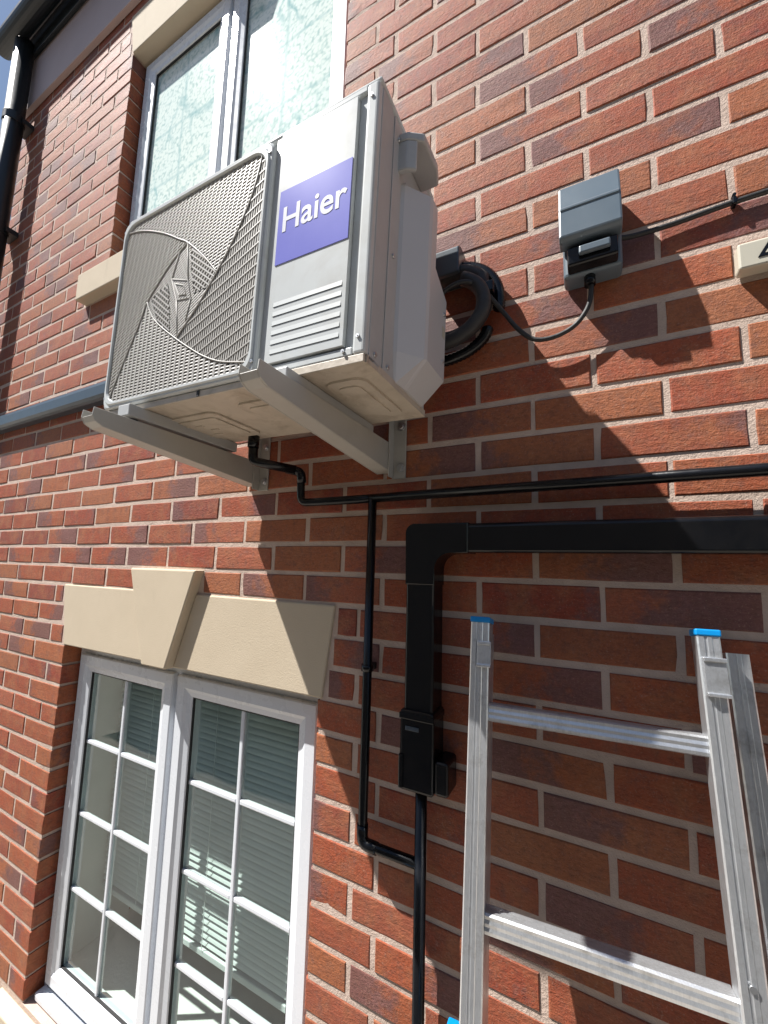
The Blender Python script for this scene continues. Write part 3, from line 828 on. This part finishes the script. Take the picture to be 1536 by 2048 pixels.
add_prism(bm, pr2, 'z', -.315, -.036); bmesh.ops.bevel(bm, geom=[e for e in bm.edges if abs(e.verts[0].co.z-e.verts[1].co.z) > .01 and min(v.co.y for v in e.verts) < TD+.008], offset=.0022, segments=2, affect='EDGES', profile=.5); tk.add(link('trunking_length', mesh_of(bm, 'trunking_length'), 'black_plastic'))
# elbow
bm = bmesh.new(); n_ = 10; rings = []
pts_o = []; pts_i = []
ox0, oz1 = TX0-.0025, TZ1+.0025; ix1_, iz0_ = TX1+.0025, TZ0-.0025
for k in range(n_+1):
    a = math.radians(90*k/n_)
    pts_o.append((ox0+.020-.020*math.cos(a), oz1-.020+.020*math.sin(a)))
    pts_i.append((ix1_+.034-.034*math.cos(a), iz0_-.034+.034*math.sin(a)))
outl = [(ox0, -.052)]+pts_o+[(-.118, oz1), (-.118, iz0_)]+pts_i[::-1]+[(ix1_, -.052)]
add_prism(bm, outl, 'y', TD-.003, -.001)
bmesh.ops.bevel(bm, geom=[e for e in bm.edges if all(abs(v.co.y-(TD-.003)) < 1e-5 for v in e.verts)], offset=.0045, segments=3, affect='EDGES', profile=.5)
tk.add(link('elbow', mesh_of(bm, 'elbow'), 'black_plastic'))
ec = tk.add(box('end_cap', -.2560, -.1840, -.0665, -.001, -.452, -.300, 'black_plastic', bev=.006, seg=3))
o = box('cap_lip', -.2560, -.2460, -.071, -.001, -.448, -.384, 'black_plastic', bev=.003); o.parent = ec
o = box('cap_lip', -.1850, -.1560, -.062, -.001, -.449, -.386, 'black_plastic', bev=.007, seg=3); o.parent = ec
o = box('cap_band', -.2570, -.1830, -.0685, -.001, -.318, -.306, 'black_plastic', bev=.002); o.parent = ec
o = box('embossed_plate', -.243, -.214, -.0682, -.0660, -.338, -.330, 'trunk_lit_grey', bev=.001); o.parent = ec
# left trunking
t2 = Thing('cable_trunking', 'black trunking ledge crossing the wall left of the unit, daylight tint painted in', 'trunking', (-1.8, 0, .63))
bm = bmesh.new()
pr1 = [(-.001, .598), (-.030, .598), (-.040, .603), (-.046, .614), (-.047, .650), (-.043, .664), (-.036, .668), (-.001, .668)]
add_prism(bm, pr1, 'x', -2.78, -.86)
o = link('trunking_length', mesh_of(bm, 'trunking_length'), 'trunk_lit_grey'); t2.add(o)

# ------------------------------------------------------------------ pipes
PR = .0108
wp = Thing('waste_pipe', 'thin black drain pipe from under the unit, branching right and down the wall', 'pipe', (-.353, -.03, .14))
wp.add(tube('drain_elbow', rounded([(-.652, -.120, .288), (-.653, -.118, .240), (-.572, -.048, .226)], .014), PR*1.1, 'black_plastic'))
wp.add(tube('pipe_run', rounded([(-.585, -.055, .2275), (-.567, -.032, .224), (-.565, -.030, .143), (-.360, -.030, .142)], .02), PR*.97, 'black_plastic'))
wp.add(tube('pipe_run', [(-.366, -.0295, .1425), (.6, -.0295, .149), (1.55, -.0295, .153)], PR*.98, 'black_plastic'))
wp.add(tube('pipe_run', rounded([(-.353, -.030, .140), (-.354, -.030, -.600), (-.222, -.031, -.598)], .020), PR*.97, 'black_plastic'))
def fitting(root, path, r, name='pipe_fitting'):
    return root.add(tube(name, path, r, 'black_plastic', seg=14))
fitting(wp, rounded([(-.354, -.030, -.562), (-.354, -.030, -.600), (-.318, -.0303, -.6)], .016), PR*1.13)
fitting(wp, rounded([(-.565, -.030, .195), (-.567, -.033, .224), (-.594, -.060, .2290)], .012), PR*1.13)
def pclip(root, x, z, horiz=False):
    bm = bmesh.new()
    if horiz: add_tube(bm, [(x-.007, -.0295, z), (x+.007, -.0295, z)], PR*1.3, 14)
    else: add_tube(bm, [(x, -.030, z-.007), (x, -.030, z+.007)], PR*1.3, 14)
    add_box(bm, x-.008, x+.008, -.024, -.001, z-.007, z+.007, .001)
    root.add(link('pipe_clip', mesh_of(bm, 'pipe_clip'), 'black_plastic'))
for x in (.52, 1.2): pclip(wp, x, .1428+.0065*(x+.36), True)
pclip(wp, -.3535, -.24)
cd = Thing('conduit', 'black vertical pipe dropping from the trunking end cap past the ladder', 'pipe', (-.221, -.03, -1.5))
cd.add(tube('pipe_run', [(-.221, -.031, -.440), (-.222, -.031, -1.5), (-.223, -.031, -2.55)], .0118, 'black_plastic', seg=14))
for z in (-.95, -1.7): pclip(cd, -.222, z)

# ------------------------------------------------------------------ pipe coil behind the side cover
co = Thing('pipe_coil', 'black insulated pipe coiled beside the unit below a square wall cover', 'pipe', (-.14, -.03, .6))
bm = bmesh.new()
add_prism(bm, [(-.001, .630), (-.058, .630), (-.058, .690), (-.040, .702), (-.001, .702)], 'x', -.212, -.140)
bmesh.ops.bevel(bm, geom=bm.edges[:], offset=.003, segments=2, affect='EDGES', profile=.5)
co.add(link('wall_cover', mesh_of(bm, 'wall_cover'), 'trunk_lit_grey'))  # black duct end, the lit grey of its front is in the colour
def arc(cx, cz, rx, rz, a0, a1, y0, y1, n=28):
    return [(cx+rx*math.cos(math.radians(a0+(a1-a0)*k/n)), y0+(y1-y0)*k/n, cz+rz*math.sin(math.radians(a0+(a1-a0)*k/n))) for k in range(n+1)]
co.add(tube('insulated_pipe', smoothpath([(-.185, -.035, .640), (-.135, -.036, .638), (-.096, -.037, .612)], 5)+arc(-.165, .560, .078, .078, 25, -150, -.038, -.05), .0165, 'black_rubber', seg=14))
co.add(tube('insulated_pipe', arc(-.172, .535, .088, .075, 60, -165, -.066, -.075), .0150, 'black_rubber', seg=14))
co.add(tube('corrugated_hose', arc(-.165, .560, .104, .106, 78, -12, -.020, -.022, 60), .0115, 'black_plastic', seg=12, ridge=.14))
co.add(tube('corrugated_hose', arc(-.185, .505, .10, .060, -5, -170, -.024, -.03, 60), .0115, 'black_plastic', seg=12, ridge=.14))
co.add(box('pipe_tie', -.098, -.066, -.060, -.012, .560, .585, 'black_plastic', bev=.003))
cv = Thing('supply_cable', 'thin black cable looping from the grey switch box to the coiled pipe', 'cable', (.1, -.03, .5))
cv.add(tube('cable', smoothpath([(.111, -.032, .556), (.113, -.030, .525), (.106, -.026, .490), (.082, -.024, .460), (.045, -.024, .446), (.008, -.025, .450), (-.022, -.028, .478), (-.050, -.032, .520),
     (-.082, -.055, .560), (-.110, -.080, .577), (-.142, -.086, .577), (-.170, -.085, .563), (-.187, -.08, .535), (-.195, -.07, .49)], 8), .0046, 'black_rubber', seg=10))

# ------------------------------------------------------------------ grey switch box
sb = Thing('isolator_box', 'grey weatherproof switch box on the brick wall with sloping lid', 'switch box', (.112, 0, .62))
sb.add(box('back_box', .066, .166, -.046, -.0005, .548, .728, 'grey_plastic', bev=.008, seg=3))
bm = bmesh.new()
add_prism(bm, [(-.0465, .733), (-.060, .731), (-.078, .668), (-.083, .607), (-.072, .601), (-.0465, .603)], 'x', .0615, .1655)
bmesh.ops.bevel(bm, geom=bm.edges[:], offset=.0035, segments=2, affect='EDGES', profile=.5)
sb.add(link('lid', mesh_of(bm, 'lid'), 'grey_plastic'))
sb.add(prism('lid_ridge', [(-.0775, .6735), (-.0800, .669), (-.0800, .666), (-.0775, .663)], 'x', .065, .162, 'grey_plastic'))
bm = bmesh.new(); add_prism(bm, [(-.046, .598), (-.067, .594), (-.064, .560), (-.046, .552)], 'x', .074, .158)
bmesh.ops.bevel(bm, geom=bm.edges[:], offset=.003, segments=2, affect='EDGES', profile=.5)
sb.add(link('socket_face', mesh_of(bm, 'socket_face'), 'black_plastic'))
sb.add(box('latch', .094, .146, -.076, -.0668, .570, .586, 'grey_plastic', bev=.003))
sb.add(tube('cable_gland', [(.111, -.032, .549), (.111, -.032, .530)], .010, 'black_plastic', seg=12))
fc = Thing('feed_cable', 'black cable clipped along the wall right of the grey switch box', 'cable', (.3, -.01, .62))
fc.add(tube('cable', smoothpath([(.160, -.022, .618), (.19, -.014, .619), (.25, -.0105, .622), (.33, -.010, .628), (.42, -.010, .630), (.75, -.010, .633), (1.4, -.010, .64)], 8), .0048, 'black_rubber', seg=10))
for x, z in ((.336, .6285), (.80, .634)):
    bm = bmesh.new(); add_box(bm, x-.0035, x+.0035, -.0165, -.001, z-.007, z+.007, .002); add_tube(bm, [(x, -.001, z+.010), (x, -.0165, z+.010)], .003, 8)
    fc.add(link('cable_clip', mesh_of(bm, 'cable_clip'), 'black_plastic'))
# cream key switch at the picture's right edge
ks = Thing('wall_switch', 'cream plastic switch box with a black triangle mark at the right edge', 'switch', (.37, 0, .51))
ks.add(box('back_box', .331, .432, -.030, -.0005, .488, .536, 'cream_plastic', bev=.006, seg=3))
ks.add(box('face_plate', .328, .435, -.037, -.0305, .484, .529, 'cream_plastic', bev=.003))
bm = bmesh.new(); add_prism(bm, [(.352, .497), (.382, .497), (.367, .522)], 'y', -.0382, -.0368)
ks.add(link('triangle_mark', mesh_of(bm, 'triangle_mark'), 'black_plastic'))
bm = bmesh.new(); add_prism(bm, [(.361, .5015), (.373, .5015), (.367, .5115)], 'y', -.0388, -.0381)
ks.add(link('triangle_centre', mesh_of(bm, 'triangle_centre'), 'cream_plastic'))

# ------------------------------------------------------------------ ladder
# local frame: x along the rungs, z up the stiles, y towards the wall
lean = math.atan(.18); yaw = math.radians(5)
ld = thing('ladder', 'silver aluminium ladder leaning on the brick wall with blue end caps', 'ladder', (-.0600, -.1500, -.250), rot=(-lean, 0, yaw))
ld.rotation_mode = 'XYZ'
W_ = .291
def La(o): o.parent = ld; return o
zb_, zt_ = -2.36, .143
def stile(x0, x1, y0, y1, zb, zt, mat='aluminium', flip=1):
    """channel section with a ribbed front face"""
    w = x1-x0
    prof = [(x0, y0+.002), (x0+.002, y0), (x0+w*.30, y0), (x0+w*.34, y0+.0015), (x0+w*.42, y0+.0015), (x0+w*.46, y0), (x0+w*.62, y0), (x0+w*.66, y0+.0012), (x1-.002, y0+.0006), (x1, y0+.002),
            (x1, y1-.002), (x1-.002, y1), (x0+.002, y1), (x0, y1-.002)]
    bm = bmesh.new(); add_prism(bm, prof, 'z', zb, zt); return link('stile', mesh_of(bm, 'stile'), mat)
La(stile(-.032, -.001, 0, .050, zb_, zt_)); La(stile(W_+.001, W_+.029, 0, .028, zb_, zt_+.004))
La(box('end_cap', -.0335, .0005, -.0015, .0515, zt_+.0003, zt_+.010, 'blue_plastic', bev=.002))
La(box('end_cap', W_-.0005, W_+.0305, -.0015, .0295, zt_+.0043, zt_+.014, 'blue_plastic', bev=.002))
def rung(z):
    prof = []
    # D section with a ribbed tread
    for k in range(7): prof.append((.010+k*.004, z+.013+(.0012 if k % 2 else 0)))
    prof += [(.038, z+.010), (.038, z-.010), (.034, z-.014), (.014, z-.014)]
    for k in range(6): prof.append((.008-(.0012 if k % 2 else 0), z-.012+k*.0045))
    bm = bmesh.new(); add_prism(bm, prof, 'x', -.0008, W_+.0008)
    La(link('rung', mesh_of(bm, 'rung'), 'aluminium'))
for k in range(-7, 1): rung(.000+k*.282)
def hook(x0, x1, z0, z1, y):
    bm = bmesh.new()
    add_box(bm, x0, x1, y-.0035, y, z0, z1, .001)
    add_box(bm, x0, x1, y-.007, y-.0036, z1-.006, z1, .001); add_box(bm, x0, x1, y-.009, y-.0036, z0, z0+.005, .001)
    La(link('guide_bracket', mesh_of(bm, 'guide_bracket'), 'zinc' if False else 'aluminium'))
hook(-.020, .003, .070, .112, -.0003); hook(W_+.004, W_+.031, .066, .118, -.0003)
# section behind
La(stile(-.030, -.006, .064, .110, zb_, .128)); La(stile(W_+.047, W_+.075, .046, .088, zb_, .128))
La(box('foot_cap', -.068, -.040, .055, .112, -.56, -.470, 'blue_plastic', bev=.003))
bm = bmesh.new(); add_tube(bm, [(W_+.040, .08, .072), (W_+.075, .08, .072)], .003, 8)
La(link('pin', mesh_of(bm, 'pin'), 'zinc'))
for z in (-.25, -.52): 
    bm = bmesh.new(); add_tube(bm, [(W_+.014, -.0005, z), (W_+.014, -.0025, z)], .004, 10); La(link('rivet', mesh_of(bm, 'rivet'), 'zinc'))

# smooth nothing by default; add tiny edge catches by auto smooth on tubes only
